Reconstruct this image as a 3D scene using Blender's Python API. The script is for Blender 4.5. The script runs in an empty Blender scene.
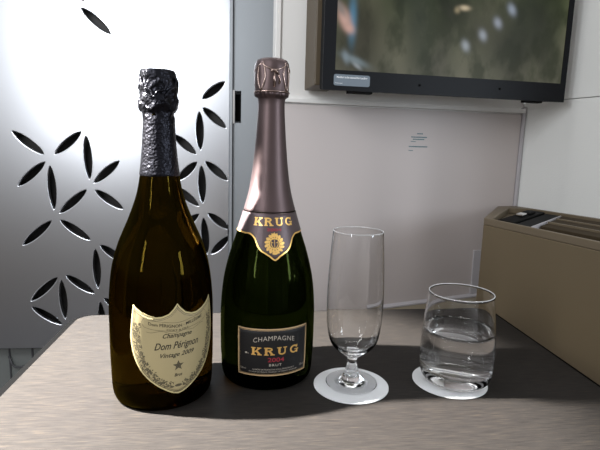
import bpy, bmesh, math, random
from mathutils import Vector, Matrix, noise
random.seed(7)
S = bpy.context.scene
C = S.collection
PI = math.pi
D2R = PI/180

# ------------------------------------------------------------------ helpers
def link(name, me, m=None, parent=None, smooth=False):
    o = bpy.data.objects.new(name, me); C.objects.link(o)
    if m: me.materials.append(m)
    if smooth:
        for p in me.polygons: p.use_smooth = True
    if parent: o.parent = parent
    return o
def obj(name, bm, m, parent=None, smooth=False):
    me = bpy.data.meshes.new(name); bm.to_mesh(me); bm.free()
    return link(name, me, m, parent, smooth)
def tag(o, label=None, cat=None, group=None, kind=None):
    if label: o['label'] = label
    if cat: o['category'] = cat
    if group: o['group'] = group
    if kind: o['kind'] = kind
    return o
def empty(name, loc, label, cat, group=None):
    o = bpy.data.objects.new(name, None); C.objects.link(o); o.location = loc
    o.empty_display_size = .02
    return tag(o, label, cat, group)
def bevel_bm(bm, w, seg=2):
    bmesh.ops.bevel(bm, geom=list(bm.edges), offset=w, segments=seg, profile=.5, affect='EDGES', clamp_overlap=True)
def add_box(bm, lo, hi, M=None):
    vs = []
    for x in (lo[0], hi[0]):
        for y in (lo[1], hi[1]):
            for z in (lo[2], hi[2]):
                v = Vector((x, y, z)); vs.append(bm.verts.new(M @ v if M else v))
    for f in ((0,1,3,2),(4,6,7,5),(0,4,5,1),(2,3,7,6),(0,2,6,4),(1,5,7,3)):
        bm.faces.new([vs[i] for i in f])
def box(name, lo, hi, m, parent=None, M=None, bev=0, seg=2):
    bm = bmesh.new(); add_box(bm, lo, hi, M)
    bmesh.ops.recalc_face_normals(bm, faces=bm.faces)
    if bev: bevel_bm(bm, bev, seg)
    return obj(name, bm, m, parent)
def prism(name, pts, z0, z1, m, parent=None, bev=0, seg=3, M=None):
    bm = bmesh.new()
    a = [bm.verts.new((x, y, z0)) for x, y in pts]; b = [bm.verts.new((x, y, z1)) for x, y in pts]
    n = len(pts)
    bm.faces.new(a[::-1]); bm.faces.new(b)
    for i in range(n): bm.faces.new((a[i], a[(i+1) % n], b[(i+1) % n], b[i]))
    bmesh.ops.recalc_face_normals(bm, faces=bm.faces)
    if bev: bevel_bm(bm, bev, seg)
    if M: bmesh.ops.transform(bm, matrix=M, verts=bm.verts)
    return obj(name, bm, m, parent)
def smooth_profile(pts, n=6):
    """Catmull-Rom through (r,z) points; a repeated point keeps a corner"""
    out = []
    P = [Vector((p[0], p[1])) for p in pts]
    for i in range(len(P)-1):
        p1, p2 = P[i], P[i+1]
        if (p1-p2).length < 1e-7: continue
        p0 = P[i-1] if i > 0 else p1*2-p2
        p3 = P[i+2] if i+2 < len(P) else p2*2-p1
        def tt(a, b): return max((a-b).length, 1e-6)**.5
        t0 = 0; t1 = t0+tt(p0, p1); t2 = t1+tt(p1, p2); t3 = t2+tt(p2, p3)
        for k in range(n):
            t = t1+(t2-t1)*k/n
            A1 = p0*((t1-t)/(t1-t0))+p1*((t-t0)/(t1-t0))
            A2 = p1*((t2-t)/(t2-t1))+p2*((t-t1)/(t2-t1))
            A3 = p2*((t3-t)/(t3-t2))+p3*((t-t2)/(t3-t2))
            B1 = A1*((t2-t)/(t2-t0))+A2*((t-t0)/(t2-t0))
            B2 = A2*((t3-t)/(t3-t1))+A3*((t-t1)/(t3-t1))
            q = B1*((t2-t)/(t2-t1))+B2*((t-t1)/(t2-t1))
            if not out or (Vector(out[-1])-q).length > 1e-6: out.append((q.x, q.y))
    out.append((P[-1].x, P[-1].y))
    return out
def lathe_bm(prof, seg=96, fn=None):
    """prof: (r,z); r==0 closes on the axis"""
    bm = bmesh.new(); rings = []
    for r, z in prof:
        if r <= 1e-6: rings.append([bm.verts.new((0, 0, z))])
        else:
            ring = []
            for k in range(seg):
                a = 2*PI*k/seg; rr = r; zz = z
                if fn: rr, zz = fn(r, z, a)
                ring.append(bm.verts.new((rr*math.cos(a), rr*math.sin(a), zz)))
            rings.append(ring)
    for A, B in zip(rings, rings[1:]):
        for k in range(seg):
            k2 = (k+1) % seg
            if len(A) == 1 and len(B) == 1: break
            if len(A) == 1: bm.faces.new((A[0], B[k], B[k2]))
            elif len(B) == 1: bm.faces.new((A[k], B[0], A[k2]))
            else: bm.faces.new((A[k], B[k], B[k2], A[k2]))
    bmesh.ops.recalc_face_normals(bm, faces=bm.faces)
    return bm
def tube_bm(bm, pts, r, seg=8, closed=False):
    n = len(pts); P = [Vector(p) for p in pts]; rings = []
    prev = None
    for i in range(n):
        if closed: d = P[(i+1) % n]-P[i-1]
        else: d = P[min(i+1, n-1)]-P[max(i-1, 0)]
        d.normalize()
        u = prev if prev else (Vector((0, 0, 1)) if abs(d.z) < .9 else Vector((1, 0, 0)))
        u = (u-d*u.dot(d)).normalized(); prev = u; w = d.cross(u)
        rings.append([bm.verts.new(P[i]+(u*math.cos(2*PI*k/seg)+w*math.sin(2*PI*k/seg))*r) for k in range(seg)])
    m = n if closed else n-1
    for i in range(m):
        A, B = rings[i], rings[(i+1) % n]
        for k in range(seg): bm.faces.new((A[k], A[(k+1) % seg], B[(k+1) % seg], B[k]))
    if not closed:
        bm.faces.new(rings[0][::-1]); bm.faces.new(rings[-1])
    return bm

# ------------------------------------------------------------------ materials
def mat(name, col=(.5,.5,.5), rough=.5, metal=0, **kw):
    m = bpy.data.materials.new(name); m.use_nodes = True
    b = m.node_tree.nodes['Principled BSDF']
    b.inputs['Base Color'].default_value = (*col, 1); b.inputs['Roughness'].default_value = rough
    b.inputs['Metallic'].default_value = metal
    for k, v in kw.items(): b.inputs[k.replace('_', ' ')].default_value = v
    return m
def N(m, t, **kw):
    n = m.node_tree.nodes.new(t)
    for k, v in kw.items(): setattr(n, k, v)
    return n
def L(m, a, b): m.node_tree.links.new(a, b)
def B(m): return m.node_tree.nodes['Principled BSDF']
def add_bump(m, scale, strength, dist=.001, detail=4, stretch=None):
    tc = N(m, 'ShaderNodeTexCoord'); mp = N(m, 'ShaderNodeMapping'); L(m, tc.outputs['Object'], mp.inputs[0])
    if stretch: mp.inputs['Scale'].default_value = stretch
    nz = N(m, 'ShaderNodeTexNoise'); nz.inputs['Scale'].default_value = scale; nz.inputs['Detail'].default_value = detail
    L(m, mp.outputs[0], nz.inputs['Vector'])
    bp = N(m, 'ShaderNodeBump'); bp.inputs['Strength'].default_value = strength; bp.inputs['Distance'].default_value = dist
    L(m, nz.outputs[0], bp.inputs['Height']); L(m, bp.outputs[0], B(m).inputs['Normal'])
    return nz
def ramp(m, fac, stops):
    r = N(m, 'ShaderNodeValToRGB'); e = r.color_ramp.elements
    while len(e) < len(stops): e.new(.5)
    for q, (p, c) in zip(e, stops): q.position = p; q.color = (*c, 1)
    L(m, fac, r.inputs[0]); return r

def glass(name, col=(1,1,1), ior=1.5, rough=0):
    m = bpy.data.materials.new(name); m.use_nodes = True; nt = m.node_tree
    for n in list(nt.nodes):
        if n.type != 'OUTPUT_MATERIAL': nt.nodes.remove(n)
    g = N(m, 'ShaderNodeBsdfGlass'); g.inputs['Color'].default_value = (*col, 1); g.inputs['IOR'].default_value = ior
    g.inputs['Roughness'].default_value = rough
    L(m, g.outputs[0], nt.nodes['Material Output'].inputs[0])
    return m

M = {}
# laminate wood: fine grain running along x
m = M['table'] = mat('grey_brown_laminate', rough=.42); m.node_tree.nodes['Principled BSDF'].inputs['Specular IOR Level'].default_value = .04
tc = N(m, 'ShaderNodeTexCoord'); mp = N(m, 'ShaderNodeMapping'); L(m, tc.outputs['Object'], mp.inputs[0])
mp.inputs['Scale'].default_value = (50, 1350, 30)
nz = N(m, 'ShaderNodeTexNoise'); nz.inputs['Scale'].default_value = 1; nz.inputs['Detail'].default_value = 5; nz.inputs['Roughness'].default_value = .62
L(m, mp.outputs[0], nz.inputs['Vector'])
r = ramp(m, nz.outputs[0], [(.28, (.0125,.0112,.0104)), (.43, (.0178,.0160,.0149)), (.55, (.0222,.0200,.0185)), (.70, (.036,.0295,.0230))])
L(m, r.outputs[0], B(m).inputs['Base Color'])
bp = N(m, 'ShaderNodeBump'); bp.inputs['Strength'].default_value = .12; bp.inputs['Distance'].default_value = .0003
L(m, nz.outputs[0], bp.inputs['Height']); L(m, bp.outputs[0], B(m).inputs['Normal'])
M['edge'] = mat('dark_edge_strip', (.003,.003,.003), .5, Specular_IOR_Level=.1, IOR=1.1)
# brushed metal door
m = M['door'] = mat('brushed_aluminium', (.70,.72,.76), .31, 1)
add_bump(m, 60, .05, .0006, 3, (1, 1, 1))
M['door_back'] = mat('dark_door_core', (.012,.010,.009), .6)
M['jamb'] = mat('grey_anodised_trim', (.30,.32,.34), .42, .35)
M['jamb_dark'] = mat('dark_seal', (.05,.05,.055), .5)
M['white_wall'] = mat('warm_white_panel', (.69,.675,.655), .6); add_bump(M['white_wall'], 500, .05, .0005)
M['mauve'] = mat('mauve_grey_panel', (.47,.42,.405), .55); add_bump(M['mauve'], 700, .06, .0004)
m = M['side_wall'] = mat('textured_white_wallcovering', (.73,.735,.715), .7); add_bump(m, 420, .35, .0012, 3)
M['lilac'] = mat('lilac_grey_trim', (.42,.40,.415), .45)
M['brown'] = mat('bronze_brown_panel', (.118,.088,.048), .5); add_bump(M['brown'], 900, .08, .0003)
M['brown_dark'] = mat('dark_brown_recess', (.045,.034,.022), .6, Specular_IOR_Level=.15, IOR=1.12)
M['mount_brown'] = mat('dark_bronze_mount', (.070,.050,.027), .55)
M['taupe'] = mat('taupe_edge_moulding', (.125,.096,.060), .5)
M['beige'] = mat('beige_ledge', (.36,.31,.23), .6)
M['black'] = mat('black_plastic', (.004,.004,.004), .45, Specular_IOR_Level=.12, IOR=1.12)
M['black_soft'] = mat('charcoal_bezel', (.006,.0065,.008), .45, Specular_IOR_Level=.12)
M['bezel_side'] = mat('dark_grey_housing', (.018,.018,.018), .6, Specular_IOR_Level=.12, IOR=1.12)
M['grey_low'] = mat('grey_lower_panel', (.15,.16,.155), .5)
M['chrome'] = mat('chrome', (.8,.8,.8), .15, 1)
M['floor'] = mat('dark_carpet', (.05,.048,.05), .95)
M['paper'] = mat('white_coaster_paper', (.62,.625,.635), .75); add_bump(M['paper'], 900, .2, .0003)
# bottles
M['dp_glass'] = glass('brown_olive_bottle_glass', (.165,.115,.017), 1.42)
M['kr_glass'] = glass('dark_green_bottle_glass', (.085,.11,.03), 1.42)
m = M['dp_foil'] = mat('crinkled_black_foil', (.016,.016,.020), .36, 1)
tc = N(m, 'ShaderNodeTexCoord'); vz = N(m, 'ShaderNodeTexVoronoi'); vz.inputs['Scale'].default_value = 420
L(m, tc.outputs['Object'], vz.inputs['Vector'])
nz = N(m, 'ShaderNodeTexNoise'); nz.inputs['Scale'].default_value = 160; nz.inputs['Detail'].default_value = 6; L(m, tc.outputs['Object'], nz.inputs['Vector'])
ad = N(m, 'ShaderNodeMath', operation='ADD'); L(m, vz.outputs['Distance'], ad.inputs[0]); L(m, nz.outputs[0], ad.inputs[1])
bp = N(m, 'ShaderNodeBump'); bp.inputs['Strength'].default_value = .7; bp.inputs['Distance'].default_value = .0007
L(m, ad.outputs[0], bp.inputs['Height']); L(m, bp.outputs[0], B(m).inputs['Normal'])
M['kr_foil'] = mat('mauve_bronze_foil', (.095,.068,.068), .45, .9); add_bump(M['kr_foil'], 350, .12, .0006, 3)
M['kr_wire'] = mat('embossed_foil_ridge', (.36,.27,.24), .25, 1)
M['kr_band'] = mat('dark_mauve_band', (.085,.062,.066), .40, .55)
M['gold'] = mat('gold_foil_print', (.83,.52,.16), .32, .75)
M['gold_dull'] = mat('muted_gold_print', (.62,.42,.22), .5, .3)
M['red_print'] = mat('dark_red_print', (.28,.015,.03), .5)
M['silver_print'] = mat('pale_print', (.45,.40,.34), .5)
m = M['kr_label'] = mat('black_label_paper', (.008,.0075,.008), .55, Specular_IOR_Level=.3)
m = M['dp_label'] = mat('olive_gold_label_paper', (.36,.295,.155), .55)
M['dp_rim'] = mat('pale_gold_label_edge', (.50,.42,.21), .45)
M['ink'] = mat('dark_brown_ink', (.022,.017,.010), .6)
M['ink_soft'] = mat('olive_ink', (.085,.07,.038), .6)
M['flute_glass'] = glass('clear_crystal', (1,1,1), 1.42)
m = M['rim'] = glass('painted_glint_glass_lip', (1,1,1), 1.4, .12)
df = N(m, 'ShaderNodeBsdfDiffuse'); df.inputs[0].default_value = (.9,.9,.9,1); mxs = N(m, 'ShaderNodeMixShader'); mxs.inputs[0].default_value = .45  # white diffuse mixed into the glass paints a highlight along the lip
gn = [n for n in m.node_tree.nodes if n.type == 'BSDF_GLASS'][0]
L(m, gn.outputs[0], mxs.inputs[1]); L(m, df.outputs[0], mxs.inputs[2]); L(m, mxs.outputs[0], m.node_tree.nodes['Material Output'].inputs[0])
M['water'] = glass('water', (1,1,1), 1.33)
M['teal_ink'] = mat('teal_ink', (.05,.16,.19), .6)
M['sticker'] = mat('grey_blue_sticker', (.13,.16,.19), .5)
M['white_print'] = mat('white_print', (.75,.76,.78), .5)

# ------------------------------------------------------------------ text meshes
def text_mesh(body, size=1, shear=0, bold=0, spacing=1):
    cu = bpy.data.curves.new('txt', 'FONT'); cu.body = body; cu.size = size; cu.align_x = 'CENTER'; cu.shear = shear
    cu.offset = bold; cu.space_character = spacing; cu.resolution_u = 3
    o = bpy.data.objects.new('txt', cu); C.objects.link(o)
    dg = bpy.context.evaluated_depsgraph_get(); dg.update()
    me = bpy.data.meshes.new_from_object(o.evaluated_get(dg))
    bpy.data.objects.remove(o); bpy.data.curves.remove(cu)
    return me
def fit_text(body, width, height=None, **kw):
    """flat polygons [(x,y)...] of the text scaled to width (and cap height)"""
    me = text_mesh(body, **kw)
    xs = [v.co.x for v in me.vertices]; ys = [v.co.y for v in me.vertices]
    sx = width/(max(xs)-min(xs)); cx = (max(xs)+min(xs))/2
    cap = max(ys); sy = (height/cap) if height else sx
    polys = [[((me.vertices[i].co.x-cx)*sx, me.vertices[i].co.y*sy) for i in p.vertices] for p in me.polygons]
    bpy.data.meshes.remove(me)
    return polys
def stroke(pts, w):
    """flat ribbon along a polyline as quads"""
    P = [Vector(p) for p in pts]; out = []; L_, R_ = [], []
    closed = (P[0]-P[-1]).length < 1e-9
    n = len(P)
    for i in range(n):
        if closed: d = P[(i+1) % (n-1)]-P[(i-1) % (n-1)]
        else: d = P[min(i+1, n-1)]-P[max(i-1, 0)]
        if d.length < 1e-12: d = Vector((1, 0))
        d.normalize(); q = Vector((-d.y, d.x))*w/2
        L_.append(P[i]+q); R_.append(P[i]-q)
    for i in range(n-1): out.append([tuple(R_[i]), tuple(R_[i+1]), tuple(L_[i+1]), tuple(L_[i])])
    return out
def dense(pts, step):
    out = []
    for a, b in zip(pts, pts[1:]):
        k = max(1, int(math.hypot(b[0]-a[0], b[1]-a[1])/step))
        for i in range(k): out.append((a[0]+(b[0]-a[0])*i/k, a[1]+(b[1]-a[1])*i/k))
    out.append(pts[-1]); return out
def polys_obj(name, polys, fmap, m, parent):
    bm = bmesh.new()
    for p in polys:
        vs = [bm.verts.new(fmap(x, y)) for x, y in p]
        try: bm.faces.new(vs)
        except Exception: pass
    return obj(name, bm, m, parent)
def blob(cx, cy, rx, ry, n=10, rot=0):
    return [[(cx+rx*math.cos(2*PI*k/n)*math.cos(rot)-ry*math.sin(2*PI*k/n)*math.sin(rot),
              cy+rx*math.cos(2*PI*k/n)*math.sin(rot)+ry*math.sin(2*PI*k/n)*math.cos(rot)) for k in range(n)]]
def interp(xs, ys, x):
    if x <= xs[0]: return ys[0]
    for i in range(len(xs)-1):
        if x <= xs[i+1]: return ys[i]+(ys[i+1]-ys[i])*(x-xs[i])/(xs[i+1]-xs[i])
    return ys[-1]
def slab_glyph(ch):
    """slab-serif capital in a 1 x 1 cell: list of polygons"""
    T = .24; s = .13   # stem, serif thickness
    R = lambda x0, y0, x1, y1: [(x0, y0), (x1, y0), (x1, y1), (x0, y1)]
    if ch == 'K':
        return [R(.10,0,.10+T,1), R(0,0,.46,s), R(0,1-s,.46,1),
                [(.30,.38),(.46,.38),(.90,1-s),(.66,1-s)], [(.40,.56),(.56,.68),(.98,s),(.70,s)],
                R(.58,1-s,1,1), R(.60,0,1.06,s)]
    if ch == 'R':
        arc = [(.34+.42*math.sin(a), .74+.19*math.cos(a)) for a in [PI*k/8 for k in range(9)]]
        return [R(.08,0,.08+T,1), R(0,0,.44,s), R(0,1-s,.40,1)] + stroke([(.25,.93)]+arc+[(.25,.55)], .17) + \
               [[(.42,.52),(.62,.56),(.92,s),(.66,s)], R(.60,0,1.04,s)]
    if ch == 'U':
        arc = [(.50-.29*math.cos(a), .34-.25*math.sin(a)) for a in [PI*k/10 for k in range(11)]]
        return [R(0,1-s,.44,1), R(.62,1-s,1,1), R(.10,.34,.10+T,1), R(.74,.34,.86,1)] + stroke([(.22,.36)]+arc[1:-1]+[(.80,.36)], .18)
    if ch == 'G':
        arc = [(.52-.38*math.sin(a), .5+.42*math.cos(a)) for a in [-.95+(PI+1.75)*k/16 for k in range(17)]]
        return stroke(arc, .19) + [R(.80,.66,.92,1), R(.76,0,.94,.46), R(.56,.38,1.04,.50)]
    return []
def slab_word(word, width, height, gap=.22):
    n = len(word); cell = 1/(n+gap*(n-1)); out = []
    for i, ch in enumerate(word):
        x0 = -width/2+i*(1+gap)*cell*width
        for p in slab_glyph(ch): out.append([(x0+x*cell*width, y*height) for x, y in p])
    return out

# ------------------------------------------------------------------ camera (world: table top z=0, y away from viewer, metres)
RX = Vector((0.99435931, 0.01129221, 0.10546113))
FW = Vector((-0.10231545, -0.15988341, 0.98181915))
UP = Vector((0.02794839, -0.98707131, -0.15782619))
# rows: world axes in camera frame -> camera axes in world
right = Vector((RX[0], FW[0], UP[0])); down = Vector((RX[1], FW[1], UP[1])); fwd = Vector((RX[2], FW[2], UP[2]))
cam = bpy.data.cameras.new('camera'); co = bpy.data.objects.new('camera', cam); C.objects.link(co)
Mx = Matrix.Identity(4)
for i in range(3): Mx[i][0] = right[i]; Mx[i][1] = -down[i]; Mx[i][2] = -fwd[i]
Mx[0][3], Mx[1][3], Mx[2][3] = 0, 0, .25
co.matrix_world = Mx
cam.sensor_width = 36; cam.lens = 28.8; cam.clip_start = .01
S.camera = co

# ------------------------------------------------------------------ setting
def st(o): return tag(o, kind='structure')
FZ = -.74
st(box('floor', (-1.6, -.9, FZ-.05), (1.6, 1.6, FZ), M['floor']))

# --- sliding door, perforated with leaves (plane y = 1.1)
LEAVES = [(-0.505,0.269,-0.443,0.222),(-0.42,0.223,-0.364,0.272),(-0.354,0.263,-0.35,0.17),(-0.341,0.162,-0.286,0.211),(-0.5,0.152,-0.442,0.205),(-0.432,0.197,-0.428,0.101),(-0.416,0.094,-0.358,0.146),(-0.339,0.146,-0.281,0.105),(-0.498,0.021,-0.435,0.076),(-0.416,0.078,-0.354,0.034),(-0.344,0.013,-0.341,-0.078),(-0.333,0.022,-0.28,-0.017),(-0.488,-0.108,-0.429,-0.053),(-0.421,-0.059,-0.416,-0.151),(-0.41,-0.048,-0.35,-0.09),(-0.487,-0.122,-0.424,-0.164),(-0.338,-0.111,-0.333,-0.200),(-0.329,-0.102,-0.272,-0.148),(-0.353,0.526,-0.295,0.477),(-0.105,0.351,-0.057,0.389),(-0.104,0.332,-0.054,0.29),(-0.112,0.323,-0.11,0.24),(-0.167,0.271,-0.12,0.231),(-0.099,0.215,-0.05,0.174),(-0.16,0.172,-0.118,0.213),(-0.108,0.205,-0.105,0.121),(-0.168,0.158,-0.114,0.114),(-0.165,0.054,-0.114,0.096),(-0.093,0.098,-0.046,0.062),(-0.104,0.087,-0.096,0.003),(-0.087,0.003,-0.046,0.044),(-0.388,0.582,-0.346,0.54),
          (-0.253,0.11,-0.19,0.158),(-0.255,0.09,-0.253,-0.003),(-0.19,-0.02,-0.13,-0.06),(-0.2,-0.04,-0.195,-0.13)]
# the same pattern goes on to the left of the photo's edge
LEAVES += [(-0.62,0.18,-0.57,0.23),(-0.66,0.02,-0.60,0.07),(-0.60,-0.06,-0.595,-0.15),(-0.70,0.30,-0.64,0.25),(-0.75,0.46,-0.69,0.51)]
DX0, DX1, DZ0, DZ1 = -1.05, -.047, -.219, 1.0
cu = bpy.data.curves.new('c', 'CURVE'); cu.dimensions = '2D'; cu.fill_mode = 'BOTH'; cu.extrude = .004; cu.bevel_depth = .0016; cu.bevel_resolution = 2
def spl(pts):
    s = cu.splines.new('POLY'); s.points.add(len(pts)-1); s.use_cyclic_u = True
    for p, q in zip(s.points, pts): p.co = (q[0], q[1], 0, 1)
spl([(DX0, DZ0), (DX1, DZ0), (DX1, DZ1), (DX0, DZ1)])
for x0, z0, x1, z1 in LEAVES:
    c = Vector(((x0+x1)/2, (z0+z1)/2)); d = Vector((x1-x0, z1-z0)); ln = d.length/2+.0015; d.normalize(); q = Vector((-d.y, d.x))
    up = [(t, .0098*(1-t*t)**.62) for t in [math.sin(-PI/2+PI*k/14) for k in range(15)]]
    pts = [c+d*(t*ln)+q*w for t, w in up]+[c+d*(t*ln)-q*w for t, w in up[::-1][1:-1]]
    spl([(p.x, p.y) for p in pts])
o = bpy.data.objects.new('c', cu); C.objects.link(o)
dg = bpy.context.evaluated_depsgraph_get(); dg.update()
me = bpy.data.meshes.new_from_object(o.evaluated_get(dg)); bpy.data.objects.remove(o)
me.transform(Matrix.Translation((0, 1.1056, 0)) @ Matrix.Rotation(PI/2, 4, 'X'))
door = st(link('door_1', me, M['door']))
box('backing_panel', (DX0, 1.135, DZ0), (DX1, 1.142, DZ1), M['door_back'], door)
low = st(box('wall_low_left', (-1.05, 1.13, FZ), (-.03, 1.16, DZ0-.006), M['grey_low'])); low.name = 'wall_left'
# slim joints and little catch of the low panel
bm = bmesh.new()
bm.free()
for x in (-.556, -.505): box('joint', (x-.0015, 1.127, FZ), (x+.0015, 1.1305, DZ0-.007), M['jamb_dark'], low)
bm = bmesh.new(); tube_bm(bm, [(-.556, 1.125, -.25), (-.549, 1.122, -.268), (-.542, 1.122, -.276), (-.530, 1.122, -.276), (-.508, 1.125, -.272)], .0025)
obj('catch', bm, M['jamb_dark'], low, True)

# --- door jamb with a recessed pull
jx0, jx1 = -.045, .06
tr = st(box('trim_1', (jx0, 1.085, FZ), (-.039, 1.16, 1.0), M['jamb'], bev=.001))
tr2 = bmesh.new()
add_box(tr2, (-.0375, 1.095, FZ), (jx1, 1.15, .3015)); add_box(tr2, (-.0375, 1.095, .3705), (jx1, 1.15, 1.0))
add_box(tr2, (-.0205, 1.095, .3015), (jx1, 1.15, .3705)); add_box(tr2, (-.0375, 1.125, .3015), (-.0205, 1.15, .3705))
tr2 = st(obj('trim_2', tr2, M['jamb']))
box('pull_recess', (-.0335, 1.112, .307), (-.0215, 1.1249, .365), M['black'], tr2)
bm = bmesh.new(); add_box(bm, (-.0385, 1.0925, .300), (-.0345, 1.0955, .372))
obj('pull_lip', bm, M['chrome'], tr2)

# --- back wall
WD = Vector((.99567782, .0928745, 0)); WN = Vector((.0928745, -.99567782, 0)); P0 = Vector((.4974, 1.0, 0))
WM = Matrix.Identity(4)
for i in range(3): WM[i][0] = WD[i]; WM[i][1] = -WN[i]; WM[i][2] = (0, 0, 1)[i]; WM[i][3] = P0[i]
# local frame of the wall: x along, y into the wall, z up
wb = st(box('wall_back', (-.4515, .004, FZ), (.0925, .05, 1.0), M['white_wall'], M=WM, bev=.0015))
box('edge_strip', (-.4535, -.001, .354), (-.443, .02, 1.0), M['white_wall'], wb, WM, .0015)
wp = st(box('trim_3', (-.4515, -.001, FZ), (.086, .006, .335), M['mauve'], M=WM, bev=.0012))
st(box('trim_4', (-.4515, -.006, .3375), (.0925, .006, .3465), M['white_wall'], M=WM, bev=.002))
st(box('trim_5', (.0865, -.005, FZ), (.094, .006, .350), M['lilac'], M=WM, bev=.0015))
# sloping moulding low on the wall, with a beige ledge under it
bm = bmesh.new()
a, b = Vector((-.24, 0, -.0895)), Vector((.07, 0, -.0620))
vs = [bm.verts.new(WM @ Vector((p.x, y, p.z+dz))) for p in (a, b) for y, dz in ((-.012, 0), (-.012, .003), (-.0012, .006), (-.0012, 0))]
for f in ((0,1,2,3),(4,7,6,5),(0,4,5,1),(1,5,6,2),(2,6,7,3),(0,3,7,4)): bm.faces.new([vs[i] for i in f])
bmesh.ops.recalc_face_normals(bm, faces=bm.faces)
st(obj('trim_6', bm, M['lilac']))
bm = bmesh.new()
vs = [bm.verts.new(WM @ Vector(p)) for p in ((-.24,-.0115,-.0905),(.07,-.0115,-.0630),(.07,-.0115,-.30),(-.24,-.0115,-.30),(-.24,-.0015,-.0905),(.07,-.0015,-.0630),(.07,-.0015,-.30),(-.24,-.0015,-.30))]
for f in ((0,1,2,3),(4,7,6,5),(0,4,5,1),(1,5,6,2),(2,6,7,3),(0,3,7,4)): bm.faces.new([vs[i] for i in f])
bmesh.ops.recalc_face_normals(bm, faces=bm.faces)
st(obj('trim_7', bm, M['beige']))
# small hatch beside the console
hp = st(box('trim_8', (-.0015, -.0045, -.30), (.06, -.0012, .0375), M['lilac'], M=WM, bev=.0008))
box('catch', (.0165, -.009, -.30), (.024, -.0046, -.0515), M['black_soft'], hp, WM, .001)
# tiny printed notice on the panel
def wall_poly(off): return lambda x, z: WM @ Vector((x, off, z))
no = []
def words(x0, x1, z, h, n):
    out = []; w = (x1-x0)/n
    for k in range(n):
        out.append([(x0+k*w, z), (x0+k*w+w*random.uniform(.6, .85), z), (x0+k*w+w*.7, z+h), (x0+k*w, z+h)])
    return out
no += words(-.153, -.140, .2855, .0022, 6) + words(-.166, -.130, .2785, .0022, 16) + words(-.162, -.136, .2740, .0022, 12)
no += words(-.166, -.155, .2695, .0015, 5) + words(-.170, -.128, .2590, .0022, 18) + words(-.170, -.160, .2510, .0016, 5)
polys_obj('lettering', no, wall_poly(-.0016), M['teal_ink'], wp)

# --- side wall (leans away from the viewer's right)
sd = Vector((.30, -.954, 0)).normalized(); c0 = WM @ Vector((.0935, .01, 0))
def quad_wall(name, p, q, z0, z1, th, m):
    d = (q-p).normalized(); n = Vector((-d.y, d.x, 0))
    bm = bmesh.new(); vs = []
    for z in (z0, z1):
        for k in (p, q, q+n*th, p+n*th): vs.append(bm.verts.new((k.x, k.y, z)))
    for f in ((0,1,2,3),(4,7,6,5),(0,4,5,1),(1,5,6,2),(2,6,7,3),(0,3,7,4)): bm.faces.new([vs[i] for i in f])
    bmesh.ops.recalc_face_normals(bm, faces=bm.faces)
    return st(obj(name, bm, m))
c1 = c0+sd*.75
quad_wall('wall_right', c0, c1, FZ, .3595, .03, M['side_wall'])
w2 = quad_wall('wall_right_upper', c0, c1, .3610, 1.0, .03, M['side_wall']); w2.name = 'wall_right.001'

# ------------------------------------------------------------------ television
tv = empty('television', WM @ Vector((-.15, 0, .36)), 'black framed wall television showing a blurred green garden film', 'television')
TM = tv.matrix_world.copy()
def tvpart(name, lo, hi, m, bev=0, parent=None, seg=2):
    Mt = Matrix.Translation(-tv.location) @ WM
    return box(name, lo, hi, m, parent or tv, Mt, bev, seg)
tvpart('mount_box', (-.396, -.094, .3610), (-.350, -.0065, .88), M['mount_brown'], .002)
tvpart('housing', (-.3876, -.1165, .3530), (.0850, -.0945, .879), M['bezel_side'], .004, seg=3)
# front frame as one ring
bm = bmesh.new()
Mt = Matrix.Translation(-tv.location) @ WM
fo = [(-.3877, .3510), (.0886, .3510), (.0886, .885), (-.3877, .885)]; fi = [(-.3660, .3850), (.0778, .3850), (.0778, .868), (-.3660, .868)]
V4 = [[bm.verts.new((x, y, z)) for x, z in lp] for lp in (fo, fi) for y in (-.120, -.1166)]
for i in range(4):
    j = (i+1) % 4
    bm.faces.new((V4[0][i], V4[0][j], V4[2][j], V4[2][i])); bm.faces.new((V4[1][j], V4[1][i], V4[3][i], V4[3][j]))
    bm.faces.new((V4[0][j], V4[0][i], V4[1][i], V4[1][j])); bm.faces.new((V4[2][i], V4[2][j], V4[3][j], V4[3][i]))
bmesh.ops.transform(bm, matrix=Mt, verts=bm.verts); bmesh.ops.recalc_face_normals(bm, faces=bm.faces)
fr = obj('bezel', bm, M['black_soft'], tv)
for x, z in ((-.2089, .3671), (-.0496, .3690)):
    bm = bmesh.new(); bmesh.ops.create_cone(bm, cap_ends=True, segments=16, radius1=.0024, radius2=.0018, depth=.002, matrix=Mt @ Matrix.Translation((x, -.1207, z)) @ Matrix.Rotation(PI/2, 4, 'X'))
    obj('sensor_button', bm, M['black'], fr)
# rounded notice on the frame
pts = []
for cx, cz, a0 in ((-.3063, .3744, 0), (-.3646, .3744, 90), (-.3646, .3624, 180), (-.3063, .3624, 270)):
    for k in range(5):
        a = (a0+k*22.5)*D2R; pts.append((cx+.0035*math.cos(a), cz+.0035*math.sin(a)))
bm = bmesh.new()
f = [bm.verts.new(Mt @ Vector((x, -.1202, z))) for x, z in pts]; g = [bm.verts.new(Mt @ Vector((x, -.1210, z))) for x, z in pts]
bm.faces.new(g); bm.faces.new(f[::-1])
for i in range(len(f)): bm.faces.new((f[i], f[(i+1) % len(f)], g[(i+1) % len(f)], g[i]))
bmesh.ops.recalc_face_normals(bm, faces=bm.faces)
stk = obj('notice_sticker', bm, M['sticker'], fr); stk['label'] = 'small grey-blue rounded sticker with white lettering'
pl = [[(x-.3355, z+.3716) for x, z in p] for p in fit_text('Monitor to be stowed for Landing', .055, .0034, bold=.02)]
pl += [[(x-.3590, z+.3622) for x, z in p] for p in fit_text('Please lock', .013, .002)]
fr_map = lambda x, z: Mt @ Vector((x, -.1212, z))
polys_obj('lettering', pl, fr_map, M['white_print'], fr)
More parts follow.
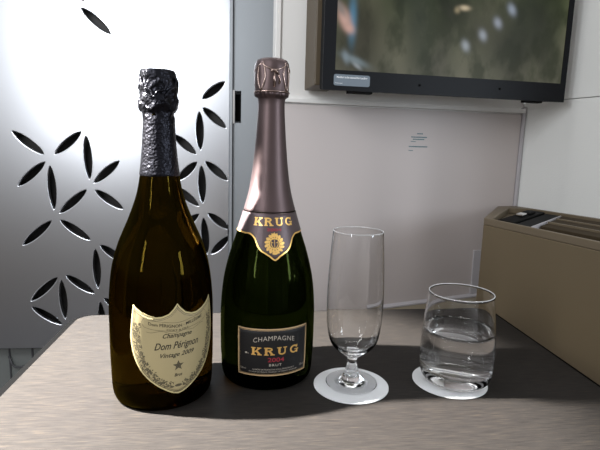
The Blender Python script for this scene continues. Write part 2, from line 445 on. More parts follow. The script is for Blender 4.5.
# screen: a blurry garden scene given off by the display
m = M['screen'] = mat('lit_screen', (.003,.003,.003), .45, 0, Specular_IOR_Level=.1)
tc = N(m, 'ShaderNodeTexCoord'); sp = tc.outputs['Generated']
sx = N(m, 'ShaderNodeSeparateXYZ'); L(m, sp, sx.inputs[0])
def math_(op, a, b=None, c=None):
    n = N(m, 'ShaderNodeMath', operation=op)
    for i, v in enumerate((a, b, c)):
        if v is None: continue
        if isinstance(v, (int, float)): n.inputs[i].default_value = v
        else: L(m, v, n.inputs[i])
    return n.outputs[0]
def mix_(f, a, b):
    n = N(m, 'ShaderNodeMix', data_type='RGBA'); L(m, f, n.inputs[0]) if not isinstance(f, float) else setattr(n.inputs[0], 'default_value', f)
    for i, v in ((6, a), (7, b)):
        if isinstance(v, tuple): n.inputs[i].default_value = (*v, 1)
        else: L(m, v, n.inputs[i])
    return n.outputs[2]
U_, V_ = sx.outputs[0], sx.outputs[2]
SH = .525                                # screen height, width .4798
nz = N(m, 'ShaderNodeTexNoise'); nz.inputs['Scale'].default_value = 3.2; nz.inputs['Detail'].default_value = 2; L(m, sp, nz.inputs['Vector'])
nz2 = N(m, 'ShaderNodeTexNoise'); nz2.inputs['Scale'].default_value = 9; nz2.inputs['Detail'].default_value = 3; L(m, sp, nz2.inputs['Vector'])
base = ramp(m, nz.outputs[0], [(.34, (.012,.018,.006)), (.5, (.075,.090,.042)), (.66, (.19,.19,.115))]).outputs[0]
gx = math_('MULTIPLY', U_, 1.0)
base = mix_(math_('MULTIPLY', math_('SUBTRACT', 1.0, math_('MULTIPLY', V_, 3.4)), .55), base, (.20,.185,.15))
dkr = ramp(m, nz2.outputs[0], [(.44, (0,0,0)), (.60, (1,1,1))])
base = mix_(math_('MULTIPLY', dkr.outputs[0], .6), base, (.022,.030,.012))
def blob_(base, px, pz, rx, rz, ang, col, amt):
    """soft ellipse at wall coordinates px,pz (metres)"""
    u = math_('MULTIPLY', math_('SUBTRACT', U_, (px*.925-.0441+.366)/.4438), .4798); v = math_('MULTIPLY', math_('SUBTRACT', V_, (pz*.925+.01875-.385)/.486), SH)
    ca, sa = math.cos(ang), math.sin(ang)
    a = math_('DIVIDE', math_('ADD', math_('MULTIPLY', u, ca), math_('MULTIPLY', v, sa)), rx)
    b = math_('DIVIDE', math_('SUBTRACT', math_('MULTIPLY', v, ca), math_('MULTIPLY', u, sa)), rz)
    d = math_('ADD', math_('MULTIPLY', a, a), math_('MULTIPLY', b, b))
    g = math_('MULTIPLY', math_('EXPONENT', math_('MULTIPLY', math_('POWER', d, 1.15), -1.0)), amt)
    return mix_(g, base, col)
for args in [(-.30,.47,.05,.09,0,(.05,.045,.03),.7), (-.19,.50,.03,.10,.1,(.035,.045,.03),.8), (.03,.50,.055,.09,-.4,(.03,.035,.025),.75), (.10,.45,.03,.06,.3,(.045,.05,.035),.5),
             (-.05,.50,.05,.06,0,(.09,.085,.06),.5),
             (-.318,.487,.008,.04,0,(.10,.26,.40),.95), (-.333,.488,.011,.020,.45,(.80,.50,.42),1), (-.324,.472,.011,.008,-.7,(.72,.45,.38),1), (-.341,.505,.007,.02,.6,(.30,.26,.24),.8),
             (-.310,.415,.026,.007,-.35,(.30,.38,.42),.7), (-.328,.42,.006,.012,.3,(.28,.35,.40),.7), (-.305,.405,.01,.004,-.6,(.55,.6,.65),.5),
             (-.095,.525,.011,.005,0,(.75,.62,.42),.9), (-.110,.52,.006,.006,0,(.4,.33,.2),.8),
             (-.087,.456,.008,.011,.5,(.42,.46,.50),.9), (-.052,.478,.008,.011,.5,(.42,.46,.52),.85), (-.022,.503,.008,.011,.6,(.42,.46,.54),.8), (.006,.530,.008,.012,.6,(.40,.46,.56),.8)]:
    base = blob_(base, *args)
L(m, base, B(m).inputs['Emission Color']); B(m).inputs['Emission Strength'].default_value = .68
tvpart('screen', (-.366, -.1185, .385), (.0778, -.1168, .871), M['screen'])
bm = bmesh.new()
for x0_, x1_ in ((-.338, -.294), (.012, .048)):
    bm = bmesh.new(); add_box(bm, (x0_, -.112, .3485), (x1_, -.098, .3529))
    bmesh.ops.transform(bm, matrix=Mt, verts=bm.verts); bmesh.ops.recalc_face_normals(bm, faces=bm.faces)
    obj('rubber_stop', bm, M['bezel_side'], tv)

# ------------------------------------------------------------------ side console
A0 = Vector((.412, .800)); e = Vector((-.23151378, .97283163)); A1 = A0-e*.95
cs = empty('side_console', (.55, .5, FZ), 'bronze brown side console with black control and rails recessed in its top, right of table', 'console')
off = Vector((-.55, -.5))
ZT = .138
pB = Vector((.536, .985)); pC = Vector((.583, .996)); pD = pC+Vector((.30, -.954)).normalized()*.98
def loc(P): return [(p.x+off.x, p.y+off.y) for p in P]
prism('body', loc([A1, A0, pB, pC, pD]), 0, ZT-.012-FZ, M['brown'], cs, .0015, 2)
# top rim: ring around the recess
inn = Vector((e.y, -e.x))       # to the right of the front face
q0 = A0+inn*.0065-e*.014; q1 = A1+inn*.0065+e*.02
sdv = Vector((.30, -.954)).normalized(); sn = Vector((-.954, -.30)).normalized()
r0 = pC+sn*.010+sdv*.045; r1 = pD+sn*.010-sdv*.02
def ring_prism(name, outer, inner, z0, z1, m, parent):
    bm = bmesh.new(); n = len(outer)
    V = [[bm.verts.new((p[0], p[1], z)) for p in loop] for z in (z0, z1) for loop in (outer, inner)]
    ob, ib, ot, it = V
    for i in range(n):
        j = (i+1) % n
        bm.faces.new((ob[i], ob[j], ot[j], ot[i])); bm.faces.new((ib[j], ib[i], it[i], it[j]))
        bm.faces.new((ot[i], ot[j], it[j], it[i])); bm.faces.new((ob[j], ob[i], ib[i], ib[j]))
    bmesh.ops.recalc_face_normals(bm, faces=bm.faces); bevel_bm(bm, .0012, 2)
    return obj(name, bm, m, parent)
rB = pB+Vector((.010, -.028))
ring_prism('top_rim', loc([A1, A0, pB, pC, pD]), loc([q1, q0, rB, r0, r1]), ZT-.0118-FZ, ZT-FZ, M['taupe'], cs)
# rails running along the recess
def lerp2(a, b, t): return a+(b-a)*t
def bar(name, P, z0, z1, m, bev=.0008): return prism(name, loc(P), z0-FZ, z1-FZ, m, cs, bev, 2)
far_a, far_b, near_a, near_b = q0, r0, q1, r1
def strip(t0, t1, s0, s1):   # t across, s along from far to near
    fa = lerp2(q0, q1, s0); fb = lerp2(r0, r1, s0); na = lerp2(q0, q1, s1); nb = lerp2(r0, r1, s1)
    return [lerp2(na, nb, t0), lerp2(fa, fb, t0), lerp2(fa, fb, t1), lerp2(na, nb, t1)]
bar('rail', strip(.28, .46, .091, .99), ZT-.0117, ZT-.006, M['brown_dark'])
bar('rail', strip(.53, .72, .091, .99), ZT-.0117, ZT-.005, M['brown_dark'])
bar('rail', strip(.80, .96, .091, .99), ZT-.0117, ZT-.004, M['brown_dark'])
bar('rail_highlight', strip(.47, .49, .091, .99), ZT-.0117, ZT-.003, M['taupe'], .0003)
bar('rail_highlight', strip(.73, .75, .091, .99), ZT-.0117, ZT-.003, M['taupe'], .0003)
bar('control_housing', strip(.06, .96, .006, .046), ZT-.0117, ZT-.0015, M['black'], .002)
bar('slide_cover', strip(.06, .96, .049, .084), ZT-.0117, ZT-.004, M['bezel_side'], .0015)
bar('slide_edge', strip(.08, .94, .0855, .0880), ZT-.0117, ZT-.003, M['lilac'], .0004)
kb = strip(.40, .52, .018, .036)
bar('control_knob', kb, ZT-.0009, ZT+.004, M['chrome'], .0015)
bar('control_knob', strip(.62, .78, .014, .036), ZT-.0009, ZT+.003, M['bezel_side'], .0012)

# ------------------------------------------------------------------ table
def rounded(poly, rad, n=8):
    out = []; k = len(poly)
    for i in range(k):
        p = Vector(poly[i]); a = (Vector(poly[i-1])-p).normalized(); b = (Vector(poly[(i+1) % k])-p).normalized()
        ang = a.angle(b); t = rad/math.tan(ang/2); s = p+a*t; q = p+b*t
        c = p+(a+b).normalized()*(rad/math.sin(ang/2))
        a0 = math.atan2(s.y-c.y, s.x-c.x); a1 = math.atan2(q.y-c.y, q.x-c.x)
        d = (a1-a0+PI) % (2*PI)-PI
        for j in range(n+1):
            w = a0+d*j/n; out.append((c.x+rad*math.cos(w), c.y+rad*math.sin(w)))
    return out
tb = empty('table', (.07, .45, FZ), 'grey-brown wood laminate table with dark edge holding the bottles and glasses', 'table')
TP = [(-.2405, .14), (.3815, .14), (.3885, .7215), (-.2435, .7000)]
tp = [(x-.07, y-.45) for x, y in rounded(TP, .022)]
prism('tabletop', tp, -.004-FZ, 0-FZ, M['table'], tb, .0006, 2)
TP2 = [(-.2500, .131), (.3895, .131), (.3955, .7290), (-.2535, .7085)]
tp2 = [(x-.07, y-.45) for x, y in rounded(TP2, .028)]
tpo = [(x-.07, y-.45) for x, y in rounded(TP, .022)]
ring_prism('edge_band', tp2, [(x*1.001, y*1.001) for x, y in tpo], -.022-FZ, -.0022-FZ, M['edge'], tb)
box('underside', (-.29, -.29, -.020-FZ), (.29, .22, -.0041-FZ), M['edge'], tb)
bm = lathe_bm(smooth_profile([(0,0),(.20,0),(.20,0),(.20,.012),(.19,.018),(.05,.03),(.032,.06),(.03,.3),(.03,.66),(.06,.70),(.09,-.0205-FZ),(.09,-.0205-FZ),(0,-.0205-FZ)], 4), 48)
obj('pedestal', bm, M['edge'], tb, True)

# ------------------------------------------------------------------ bottles
class Surf:
    """a bottle's skin as a surface one can print on: s = arc length, z = height"""
    def __init__(self, prof, th0, R):
        P = sorted((z, r) for r, z in prof if z > .004); self.zs = [p[0] for p in P]; self.rs = [p[1] for p in P]; self.th0 = th0; self.R = R
    def r(self, z): return interp(self.zs, self.rs, z)
    def map(self, eps):
        def f(s, z):
            th = self.th0+s/self.R; r = self.r(z)+eps
            return Vector((r*math.sin(th), -r*math.cos(th), z))
        return f
def patch(name, surf, ss, top, bot, eps, m, parent, nz=14, th=.00025):
    """sheet between bot(s) and top(s), wrapped on the skin, with thickness"""
    bm = bmesh.new(); fo = surf.map(eps); fi = surf.map(eps-th)
    G = [[[bm.verts.new(f(s, bot(s)+(top(s)-bot(s))*k/nz)) for k in range(nz+1)] for s in ss] for f in (fo, fi)]
    n = len(ss)
    for L_, fl in ((G[0], False), (G[1], True)):
        for i in range(n-1):
            for k in range(nz):
                q = (L_[i][k], L_[i+1][k], L_[i+1][k+1], L_[i][k+1]); bm.faces.new(q[::-1] if fl else q)
    for i in range(n-1):
        for k in (0, nz): bm.faces.new((G[0][i][k], G[1][i][k], G[1][i+1][k], G[0][i+1][k]))
    for i in (0, n-1):
        for k in range(nz): bm.faces.new((G[0][i][k], G[0][i][k+1], G[1][i][k+1], G[1][i][k]))
    bmesh.ops.recalc_face_normals(bm, faces=bm.faces)
    return obj(name, bm, m, parent, True)

# ---- bottle with the shield label
dp = empty('champagne_bottle', (-.0865, .478, 0), 'brown glass champagne bottle with crinkled black foil and gold shield label', 'bottle', 'champagne bottles on the table')
prof = [(0,.012),(.02,.010),(.036,.003),(.042,0),(.0452,.0004),(.0478,.004),(.0492,.011),(.0497,.022),(.0504,.045),(.0504,.072),(.0503,.0936),(.0489,.1146),(.0459,.1353),(.0399,.1558),(.0314,.1760),(.0275,.1859),(.0239,.1959),(.0212,.2057),(.0182,.2223),(.0155,.2445),(.0142,.2635),(.0136,.279),(.0136,.300),(.0130,.310),(.010,.312),(0,.312)]
sp_ = smooth_profile(prof, 5)
dpg = obj('glass_body', lathe_bm(sp_, 128), M['dp_glass'], dp, True)
def dp_cap(r, z, a):
    n = noise.noise(Vector((math.cos(a)*1.7, math.sin(a)*1.7, z*150)))
    n2 = noise.noise(Vector((math.cos(a)*5, math.sin(a)*5, z*420+9)))
    k = 1 if z > .281 else max(0, (z-.27)/.011)
    # big folds running diagonally round the cork and wire
    f = math.sin(a*3+z*260)
    rr = r+k*(n*.0016+n2*.0009+f*.0007)+(1-k)*n2*.00018
    zz = z
    if .281 < z < .289: zz += .0022*math.sin(a*5+1.3)+.0012*n2
    if z > .309: rr = r*(1+.03*n2); zz += .0005*n
    return rr, zz
cap = [(.0187,.2203),(.0190,.2215),(.0171,.2360),(.0160,.2480),(.0151,.2630),(.0145,.2760),(.0146,.2800),(.0168,.2822),(.0180,.2850),(.0181,.2890),(.0176,.2930),(.0174,.3000),(.0172,.3060),(.0168,.3130),(.0163,.3165),(.0155,.3180),(.0145,.3183),(.010,.3181),(.005,.3184),(0,.3184)]
cp = []
for i in range(len(cap)-1):
    (r0_, z0_), (r1_, z1_) = cap[i], cap[i+1]
    k = max(1, int(abs(z1_-z0_)/.0012))
    for j in range(k): cp.append((r0_+(r1_-r0_)*j/k, z0_+(z1_-z0_)*j/k))
cp.append(cap[-1])
foil = obj('foil_capsule', lathe_bm(cp, 120, dp_cap), M['dp_foil'], dp, True); foil['label'] = 'crinkled black foil over cork and neck'
# wire-hood folds pressed through the foil
bm = bmesh.new()
for a0, a1, z0_, z1_ in ((-150, -95, .311, .291), (-95, -45, .291, .307), (-120, -60, .3, .288), (-60, -10, .292, .31), (-10, 60, .31, .29), (100, 170, .29, .31)):
    tube_bm(bm, [((.0176)*math.cos((a0+(a1-a0)*k/10)*D2R), .0176*math.sin((a0+(a1-a0)*k/10)*D2R), z0_+(z1_-z0_)*k/10+.002*math.sin(k*.7)) for k in range(11)], .0012)
obj('foil_fold', bm, M['dp_foil'], foil, True)

sf = Surf([(r_, z_) for r_, z_ in sp_ if z_ < .30], 25.8*D2R, .0503)
K_ = .0503*D2R
def dtop(s, d=0):
    t = abs(s)/K_
    w = interp([0, 4, 9, 16, 22, 29, 36, 41, 46], [.1062, .1015, .0972, .0950, .0948, .0966, .0994, .1022, .1060], t)
    if t > 46: w = interp([46, 48, 49.6], [.1060, .092, .0775], t)
    return w
def dbot(s):
    return interp([0, 5, 10, 21, 30, 38, 44, 47.5, 49.2, 49.6], [.0178, .0188, .0208, .0270, .0335, .0415, .0515, .0610, .0700, .0770], abs(s)/K_)
ss = sorted(set([round(x*K_, 6) for t in [0,1,2,4,6,9,12,16,19,22,25,29,32,36,39,41,43,44.5,46,46.8,47.6,48.3,49,49.4,49.6] for x in (t, -t)]))
lab = patch('shield_label', sf, ss, dtop, dbot, .00045, M['dp_label'], dp); lab['label'] = 'gold paper shield label with three points'
# outline points of the shield, going round
def outline(inset):
    top = [(s, dtop(s)) for s in ss]; bot = [(s, dbot(s)) for s in reversed(ss)]
    P = [Vector(p) for p in top+bot[1:-1]]
    n = len(P); out = []
    for i in range(n):
        d = (P[(i+1) % n]-P[i-1]).normalized(); q = Vector((d.y, -d.x)); w_ = P[i]+q*inset; out.append((w_.x, min(w_.y, dtop(w_.x)-inset*.9)))
    out.append(out[0]); return out
polys_obj('gold_edge', stroke(outline(.0007), .0015), sf.map(.00052), M['dp_rim'], lab)
polys_obj('border_line', stroke(outline(.0017), .0004)+stroke(outline(.0031), .0003), sf.map(.00056), M['ink'], lab)
mp56 = sf.map(.00056)
def arched(polys, x0, z0, arch=None):
    out = []
    for p in polys: out.append([(x+x0, y+z0+(arch(x) if arch else 0)) for x, y in p])
    return out
ink = []
ink += arched(fit_text('Champagne', .0275, .0042, shear=.4, bold=.012), .0, .0738, lambda x: .0006)
ink += arched(fit_text('Dom Pérignon', .0425, .0066, shear=.4, bold=.012), .0, .0634)
ink += arched(fit_text('Vintage 2009', .0320, .0042, shear=.4, bold=.012), .0, .0555)
ink += arched(fit_text('Brut', .0075, .0030, shear=.3, bold=.02), .0, .0356)
arch = lambda x: -.0058+.0075*(abs(x)/.026)**1.6 if abs(x) > .001 else -.0058
arch = lambda x: .0045*(abs(x)/.026)**2-.0004*math.cos(x/.026*PI*2)
ink += arched(fit_text('Dom PÉRIGNON · MILLÉSIMÉ', .0520, .0036, bold=.008), .0, .0838, arch)
ink += arched(fit_text('MOËT & FILS', .020, .0018), 0, .0806, arch)
polys_obj('lettering', ink, mp56, M['ink'], lab)
bn = []
for dz in (.0885, .0826-.0024):
    bn += stroke([(x, dz+arch(x)) for x in [-.030+.060*k/30 for k in range(31)]], .0003)
bn += stroke([(x, .0785+.0035*(abs(x)/.03)+.0010*math.sin(x/.03*PI*3)) for x in [-.028+.056*k/40 for k in range(41)]], .0003)
for s_ in (-1, 1): bn += stroke([(s_*(.030+.002*math.sin(k/6*PI)), .0885+arch(.030)-.0083*k/6) for k in range(7)], .0003)
polys_obj('banner_line', bn, sf.map(.00054), M['ink_soft'], lab)
star = []
for k in range(5):
    a = PI/2+k*2*PI/5
    tip = (.0052*math.cos(a), .0461+.0052*math.sin(a)); l_ = (.0021*math.cos(a+PI/5), .0461+.0021*math.sin(a+PI/5)); r_ = (.0021*math.cos(a-PI/5), .0461+.0021*math.sin(a-PI/5))
    star.append([(0, .0461), r_, tip, l_])
st_o = polys_obj('star_emblem', star, sf.map(.00057), M['ink_soft'], lab)
polys_obj('star_line', [q for p in star for q in stroke(p+[p[0]], .0003)], sf.map(.00059), M['ink'], lab)
# vine wreath following both sides
wr = []
random.seed(3)
for s_ in (-1, 1):
    path = [(.0365,.088),(.0375,.080),(.0372,.071),(.0352,.061),(.0318,.052),(.0268,.043),(.0205,.0355),(.0135,.0300),(.007,.0270)]
    path = dense(path, .0011)
    wr += stroke([(s_*x, z) for x, z in path], .0004)
    for x, z in path:
        for q in range(5):
            dx, dz = random.uniform(-.0034, .0034), random.uniform(-.0028, .0028)
            wr += blob(s_*(x+dx), z+dz, random.uniform(.0006, .0013), random.uniform(.0003, .0006), 6, random.uniform(0, PI))
polys_obj('vine_wreath', wr, sf.map(.00055), M['ink_soft'], lab)
sc = blob(0, .0262, .0035, .0014, 12)+[[(x, z+.0195) for x, z in p] for p in fit_text('EPERNAY', .0095, .0016)]
sc += [[(x+.0, z+.0255) for x, z in p] for p in blob(.006, 0, .0022, .0009, 8)+blob(-.006, 0, .0022, .0009, 8)]
polys_obj('scroll_print', sc, sf.map(.00055), M['ink_soft'], lab)

# ---- bottle with the dark rectangular label
kr = empty('champagne_bottle', (.0217, .513, 0), 'dark green champagne bottle with mauve bronze foil and black gold-framed label', 'bottle', 'champagne bottles on the table')
prof = [(0,.012),(.02,.010),(.037,.003),(.043,0),(.0462,.0004),(.0490,.004),(.0504,.011),(.0508,.022),(.0513,.0285),(.0517,.0582),(.0513,.0816),(.0484,.1104),(.0420,.1375),(.0351,.1588),(.0284,.1808),(.0220,.2047),(.0183,.2293),(.0165,.2473),(.0150,.2651),(.0136,.2989),(.0150,.303),(.0150,.318),(.0135,.325),(.010,.327),(0,.327)]
sk_ = smooth_profile(prof, 5)
krg = obj('glass_body', lathe_bm(sk_, 128), M['kr_glass'], kr, True)
kp = [(r_+.0004, z_) for r_, z_ in sk_ if .1825 < z_ < .297]
kp.sort(key=lambda p: p[1])
neck = [(kp[0][0]-.0003, .1818)]+kp+[(.0142,.2985),(.0146,.3000),(.0172,.3018),(.0176,.3040),(.0172,.3052),(.0176,.3070),(.0180,.3150),(.0181,.3240),(.0179,.3300),(.0172,.3345),(.0155,.3375),(.0120,.3390),(.006,.3396),(0,.3398)]
def kr_cap(r, z, a):
    if z > .3045:
        n = noise.noise(Vector((math.cos(a)*2, math.sin(a)*2, z*90)))
        r += .0006*n*(1 if z < .336 else .3)
        # the wire hood pressed through the foil
        for c in (-90-38, -90+52, 52-0, 142):
            d = (a/D2R-c+180) % 360-180
            r += .0009*math.exp(-(d/9)**2)*(1 if z < .337 else 0)
    if .3005 < z < .3045: r += .0005*math.sin(a*22)
    return r, z
kf = []
for i in range(len(neck)-1):
    (r0_, z0_), (r1_, z1_) = neck[i], neck[i+1]
    k = max(1, int(abs(z1_-z0_)/.0015))
    for j in range(k): kf.append((r0_+(r1_-r0_)*j/k, z0_+(z1_-z0_)*j/k))
kf.append(neck[-1])
kfo = obj('foil_capsule', lathe_bm(kf, 144, kr_cap), M['kr_foil'], kr, True); kfo['label'] = 'mauve bronze foil over cork and neck'
bm = bmesh.new()
R_ = .0184
def cyl(a, z, r=R_): return (r*math.cos(a*D2R), r*math.sin(a*D2R), z)
tube_bm(bm, [cyl(a, .3058, .0181) for a in range(0, 360, 10)], .0008, 8, True)
for c in (-128, -38, 52, 142):
    tube_bm(bm, [cyl(c+14*math.sin(k/10*PI*.9), .306+.028*k/10, .0185-.0012*(k/10)**3) for k in range(11)], .0009)
    tube_bm(bm, [cyl(c-14*math.sin(k/10*PI*.9), .306+.028*k/10, .0185-.0012*(k/10)**3) for k in range(11)], .0009)
    tube_bm(bm, [cyl(c+90*k/10, .3325-.006*math.sin(k/10*PI), .0180) for k in range(11)], .0009)
tube_bm(bm, [cyl(-84, .3235), cyl(-84, .310)], .0012)
tube_bm(bm, [cyl(-96, .3245), cyl(-88, .3262), cyl(-80, .3252), cyl(-72, .3225)], .0013)
tube_bm(bm, [cyl(-72, .3225), cyl(-66, .318), cyl(-68, .313)], .0009)
obj('wire_hood', bm, M['kr_wire'], kfo, True)
skf = Surf([(r_, z_) for r_, z_ in sk_ if z_ < .30], 6.5*D2R, .0355)
K2 = .0355*D2R
sb = [x*K2 for x in sorted(set([t*s_ for t in [0,2,4,7,10,13,16,19,22,25.5,28,31,33,36,39,43,48,54,60,66,72,78,84,92,100,110,120,130,140,150,160,170,180] for s_ in (-1, 1)]))]
def kbot(s): return interp([0, 3, 7, 13, 19, 23, 25.5, 29, 33, 38, 43, 60, 82, 180], [.1378, .1390, .1415, .1440, .1462, .1485, .1505, .1545, .1585, .1612, .1625, .1628, .1630, .1630], abs(s)/K2)
band = patch('neck_band', skf, sb, lambda s: .1835, kbot, .0006, M['kr_band'], kr, 12)
polys_obj('gold_edge', stroke([(s, kbot(s)+.0002) for s in sb], .0014), skf.map(.00072), M['gold'], band)
polys_obj('band_seam', stroke([(s, .1832) for s in sb], .0006), skf.map(.00078), M['kr_foil'], band)
polys_obj('gold_lettering', [[(x, y*.0082+.1712) for x, y in [(a, b/.0082) for a, b in p]] for p in slab_word('KRUG', .0485, .0082)], skf.map(.00075), M['gold'], band)
polys_obj('year_lettering', [[(x, z+.1662) for x, z in p] for p in fit_text('2004', .0165, .0028, bold=.02)], skf.map(.00075), M['red_print'], band)
# crest: shield with leaves and crown
cr = []
zc = .1540
for ang in range(0, 360, 24):
    a = ang*D2R; cr += blob(.0076*math.cos(a), zc+.0080*math.sin(a), .0025, .0015, 8, a+.5)
    cr += blob(.0052*math.cos(a+.26), zc+.0052*math.sin(a+.26), .0018, .0007, 8, a+1.8)
cr += stroke([(-.0034,zc+.0042),(.0034,zc+.0042),(.0034,zc-.0008),(.0018,zc-.0036),(0,zc-.0048),(-.0018,zc-.0036),(-.0034,zc-.0008),(-.0034,zc+.0042)], .0007)
cr += stroke([(-.0034,zc+.001),(.0034,zc+.001)], .0005)+stroke([(0,zc+.0042),(0,zc-.0048)], .0005)
cr += [[(-.0028,zc+.0072),(.0028,zc+.0072),(.0034,zc+.0104),(.0014,zc+.0086),(0,zc+.0112),(-.0014,zc+.0086),(-.0034,zc+.0104)]]
cr += blob(0, zc-.0095, .0026, .0012, 8)
polys_obj('crest_emblem', cr, skf.map(.00075), M['gold'], band)
# body label
slf = Surf([(r_, z_) for r_, z_ in sk_ if z_ < .30], 5.8*D2R, .0515)
KL = .0515*D2R; W_ = 43.2*KL
klt = lambda s: .0694; klb = lambda s: .0182
sl = [-W_+2*W_*k/24 for k in range(25)]
kl = patch('front_label', slf, sl, klt, klb, .00045, M['kr_label'], kr, 8); kl['label'] = 'black rectangular label with gold frame'
mk = slf.map(.00056)
fr_ = dense([(-W_+.0008,.0190),(W_-.0008,.0190),(W_-.0008,.0686),(-W_+.0008,.0686),(-W_+.0008,.0190)], .003)
polys_obj('gold_frame', stroke(fr_, .0012)+stroke([(x*.965, .0438+(z-.0438)*.945) for x, z in fr_], .0003), mk, M['gold_dull'], kl)
ar = lambda x: -.0032*(abs(x)/.022)**2
polys_obj('region_lettering', arched(fit_text('CHAMPAGNE', .0430, .0048, bold=-.004, spacing=1.12), .0, .0572, ar), mk, M['silver_print'], kl)
polys_obj('gold_lettering', arched(slab_word('KRUG', .0500, .0084, .28), .0015, .0412), slf.map(.0006), M['gold'], kl)
polys_obj('small_emblem', blob(-.0290, .0428, .0013, .0010, 10)+blob(-.0268, .0424, .0006, .0005, 8), mk, M['silver_print'], kl)
polys_obj('year_lettering', arched(fit_text('2004', .0170, .0046, bold=.012), .002, .0340), mk, M['red_print'], kl)
sm = arched(fit_text('BRUT', .0130, .0026, spacing=1.2), .0015, .0292)
sm += arched(fit_text('ELABORE EN FRANCE PAR KRUG REIMS FRANCE', .044, .0015), 0, .0248)
sm += arched(fit_text('PRODUIT DE FRANCE  PRODUCT OF FRANCE  NM-247-001', .052, .0014), 0, .0222)
sm += arched(fit_text('12%vol', .0065, .0022), -.0325, .0245)+arched(fit_text('75cl', .0055, .0022), .0325, .0245)
polys_obj('small_lettering', sm, mk, M['silver_print'], kl)

# ------------------------------------------------------------------ coasters and glasses
def coaster(x, y, label):
    bm = lathe_bm([(0,.0001),(.0396,.0001),(.0400,.0004),(.0400,.0011),(.0396,.0014),(0,.0014)], 96)
    o = obj('coaster', bm, M['paper']); o.location = (x, y, 0)
    for p in o.data.polygons: p.use_smooth = False
    return tag(o, label, 'coaster', 'round paper coasters under the glasses')
coaster(.1107, .4735, 'round white paper coaster under the stemmed flute')
coaster(.2223, .4775, 'round white paper coaster under the tumbler of water')
fl = empty('flute_glass', (.1118, .4775, .0014), 'empty clear stemmed champagne flute standing on a white coaster', 'glass')
outer = [(0,.0003),(.012,.0002),(.0262,0),(.0276,.0006),(.0276,.0012),(.0262,.0018),(.018,.0034),(.0118,.0062),(.0086,.0105),(.0070,.0150),(.0056,.0205),(.0050,.0250),(.0056,.0285),(.0086,.0315),(.0135,.0350),(.0200,.0405),(.0245,.0470),(.0272,.0560),(.0290,.0700),(.0297,.0900),(.0296,.1050),(.0289,.1240),(.0275,.1470),(.0260,.1660)]
inner = [(.0252,.1662),(.0254,.1650),(.0267,.1470),(.0281,.1240),(.0288,.1050),(.0289,.0900),(.0281,.0710),(.0262,.0575),(.0235,.0490),(.0190,.0430),(.0125,.0392),(.0060,.0376),(0,.0372)]
obj('glass_bowl', lathe_bm(smooth_profile(outer, 4)[:-1]+[(.0260,.1660),(.0258,.1665),(.0254,.1666)]+smooth_profile(inner, 4), 96), M['flute_glass'], fl, True)
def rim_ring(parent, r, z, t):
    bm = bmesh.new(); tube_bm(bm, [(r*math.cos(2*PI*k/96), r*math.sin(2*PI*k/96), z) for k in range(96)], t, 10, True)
    o = obj('rim', bm, M['rim'], parent, True); o['label'] = 'glass lip with white glint painted in'
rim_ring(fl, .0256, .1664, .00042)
tu = empty('tumbler_glass', (.2292, .4800, .0014), 'clear tumbler two thirds full of water on a white coaster', 'glass')
outer = [(0,.0006),(.015,.0005),(.0270,0),(.0315,.0008),(.0355,.0040),(.0378,.0100),(.0389,.0200),(.0392,.0340),(.0387,.0480),(.0380,.0600),(.0370,.0720),(.0360,.0800),(.0350,.0910),(.0341,.0995)]
inner = [(.0333,.0996),(.0342,.0910),(.0352,.0800),(.0362,.0720),(.0372,.0600),(.0379,.0480),(.0384,.0340),(.0380,.0240),(.0368,.0180),(.0340,.0140),(.0270,.0116),(.0150,.0106),(0,.0104)]
obj('glass_wall', lathe_bm(smooth_profile(outer, 4)+[(.0339,.1000),(.0336,.1001)]+smooth_profile(inner, 4), 96), M['flute_glass'], tu, True)
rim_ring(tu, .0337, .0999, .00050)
wi = [(r_+.00012 if r_ > 0 else 0, z_-.0001) for r_, z_ in smooth_profile(inner, 4)[::-1] if z_ < .0585]
wtop = interp([.048, .060], [.0379, .0372], .0600)+.0001
wat = wi+[(wtop, .0602), (wtop-.0008, .0594), (wtop-.002, .0590), (0, .0589)]
wo = obj('water', lathe_bm(wat, 96), M['water'], tu, True); wo['label'] = 'clear still water'

# ------------------------------------------------------------------ light
def point(name, loc_, power, rad, col):
    l = bpy.data.lights.new(name, 'POINT'); l.energy = power; l.shadow_soft_size = rad; l.color = col
    o = bpy.data.objects.new(name, l); C.objects.link(o); o.location = loc_; return o
def area(name, loc_, target, sx_, sy_, power, col):
    l = bpy.data.lights.new(name, 'AREA'); l.shape = 'RECTANGLE'; l.size = sx_; l.size_y = sy_; l.energy = power; l.color = col
    o = bpy.data.objects.new(name, l); C.objects.link(o); o.location = loc_
    o.rotation_euler = (Vector(target)-Vector(loc_)).to_track_quat('-Z', 'Y').to_euler(); return o
def spot(name, loc_, target, power, rad, ang, blend, col):
    l = bpy.data.lights.new(name, 'SPOT'); l.energy = power; l.shadow_soft_size = rad; l.color = col
    l.spot_size = ang*D2R; l.spot_blend = blend
    o = bpy.data.objects.new(name, l); C.objects.link(o); o.location = loc_
    o.rotation_euler = (Vector(target)-Vector(loc_)).to_track_quat('-Z', 'Y').to_euler(); return o
lamp = spot('reading_lamp_light', (-.438, .489, .534), (-.190, .455, 0), 440, .009, 66, .28, (1, .97, .93))
area('cabin_window_light', (1.1, -.25, .45), (.1, .5, .1), .16, .44, 6.5, (.80, .90, 1))
area('door_glare_light', (-.44, .30, .64), (-.40, 1.1, .52), .36, .26, 5.0, (.92, .96, 1))  # added area light facing the door to produce its white glare
area('glass_streak_light', (-.75, -.45, .55), (.1, .48, .1), .09, .50, 5.0, (.95, .97, 1))  # tall narrow light added to draw vertical streaks on the glassware
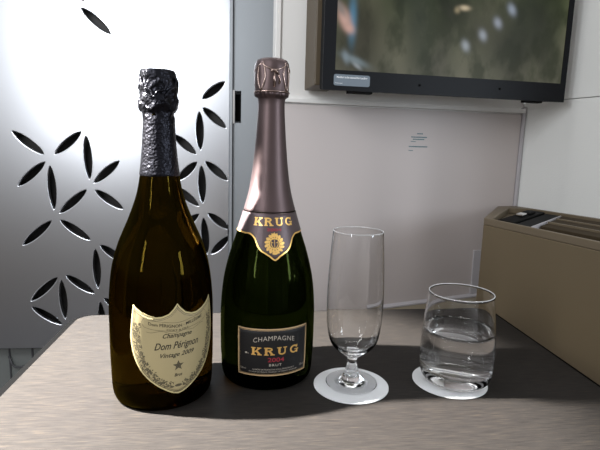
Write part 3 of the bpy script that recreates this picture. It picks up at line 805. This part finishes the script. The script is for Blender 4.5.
area('rim_glint_strip', (.15, .85, 1.15), (.15, .45, .1), 1.2, .12, 3.6, (1, .99, .97))  # overhead strip added so the glass rims catch glints
w = bpy.data.worlds.new('world'); S.world = w; w.use_nodes = True
nt = w.node_tree; bg = nt.nodes['Background']
tcw = nt.nodes.new('ShaderNodeTexCoord'); sxw = nt.nodes.new('ShaderNodeSeparateXYZ'); nt.links.new(tcw.outputs['Generated'], sxw.inputs[0])
rw = nt.nodes.new('ShaderNodeMapRange'); rw.inputs['From Min'].default_value = -1; rw.inputs['From Max'].default_value = 1; nt.links.new(sxw.outputs[2], rw.inputs[0])
rp = nt.nodes.new('ShaderNodeValToRGB'); nt.links.new(rw.outputs[0], rp.inputs[0])
el = rp.color_ramp.elements; el.new(.5)
for q, (p_, c_) in zip(el, [(.46, (.085,.062,.042)), (.56, (.82,.82,.82)), (.72, (.94,.95,.97))]): q.position = p_; q.color = (*c_, 1)
# the window side of the cabin (+x) is brighter below eye level than the door side
rx = nt.nodes.new('ShaderNodeMapRange'); rx.inputs['From Min'].default_value = -.25; rx.inputs['From Max'].default_value = .55; nt.links.new(sxw.outputs[0], rx.inputs[0])
rp2 = nt.nodes.new('ShaderNodeValToRGB'); nt.links.new(rw.outputs[0], rp2.inputs[0]); e2 = rp2.color_ramp.elements
for q, (p_, c_) in zip(e2, [(.35, (.55,.54,.53)), (.56, (.95,.96,.98))]): q.position = p_; q.color = (*c_, 1)
mxw = nt.nodes.new('ShaderNodeMix'); mxw.data_type = 'RGBA'; nt.links.new(rx.outputs[0], mxw.inputs[0]); nt.links.new(rp.outputs[0], mxw.inputs[6]); nt.links.new(rp2.outputs[0], mxw.inputs[7])
nt.links.new(mxw.outputs[2], bg.inputs[0]); bg.inputs[1].default_value = .74
# light focused by the bottle glass on the table
for o_ in (dpg, krg): o_.cycles.is_caustics_caster = True
for o_ in tb.children: o_.cycles.is_caustics_receiver = True
lamp.data.cycles.is_caustics_light = True

S.view_settings.view_transform = 'Standard'; S.view_settings.look = 'None'
S.view_settings.exposure = 0; S.view_settings.gamma = 1; S.view_settings.use_curve_mapping = False
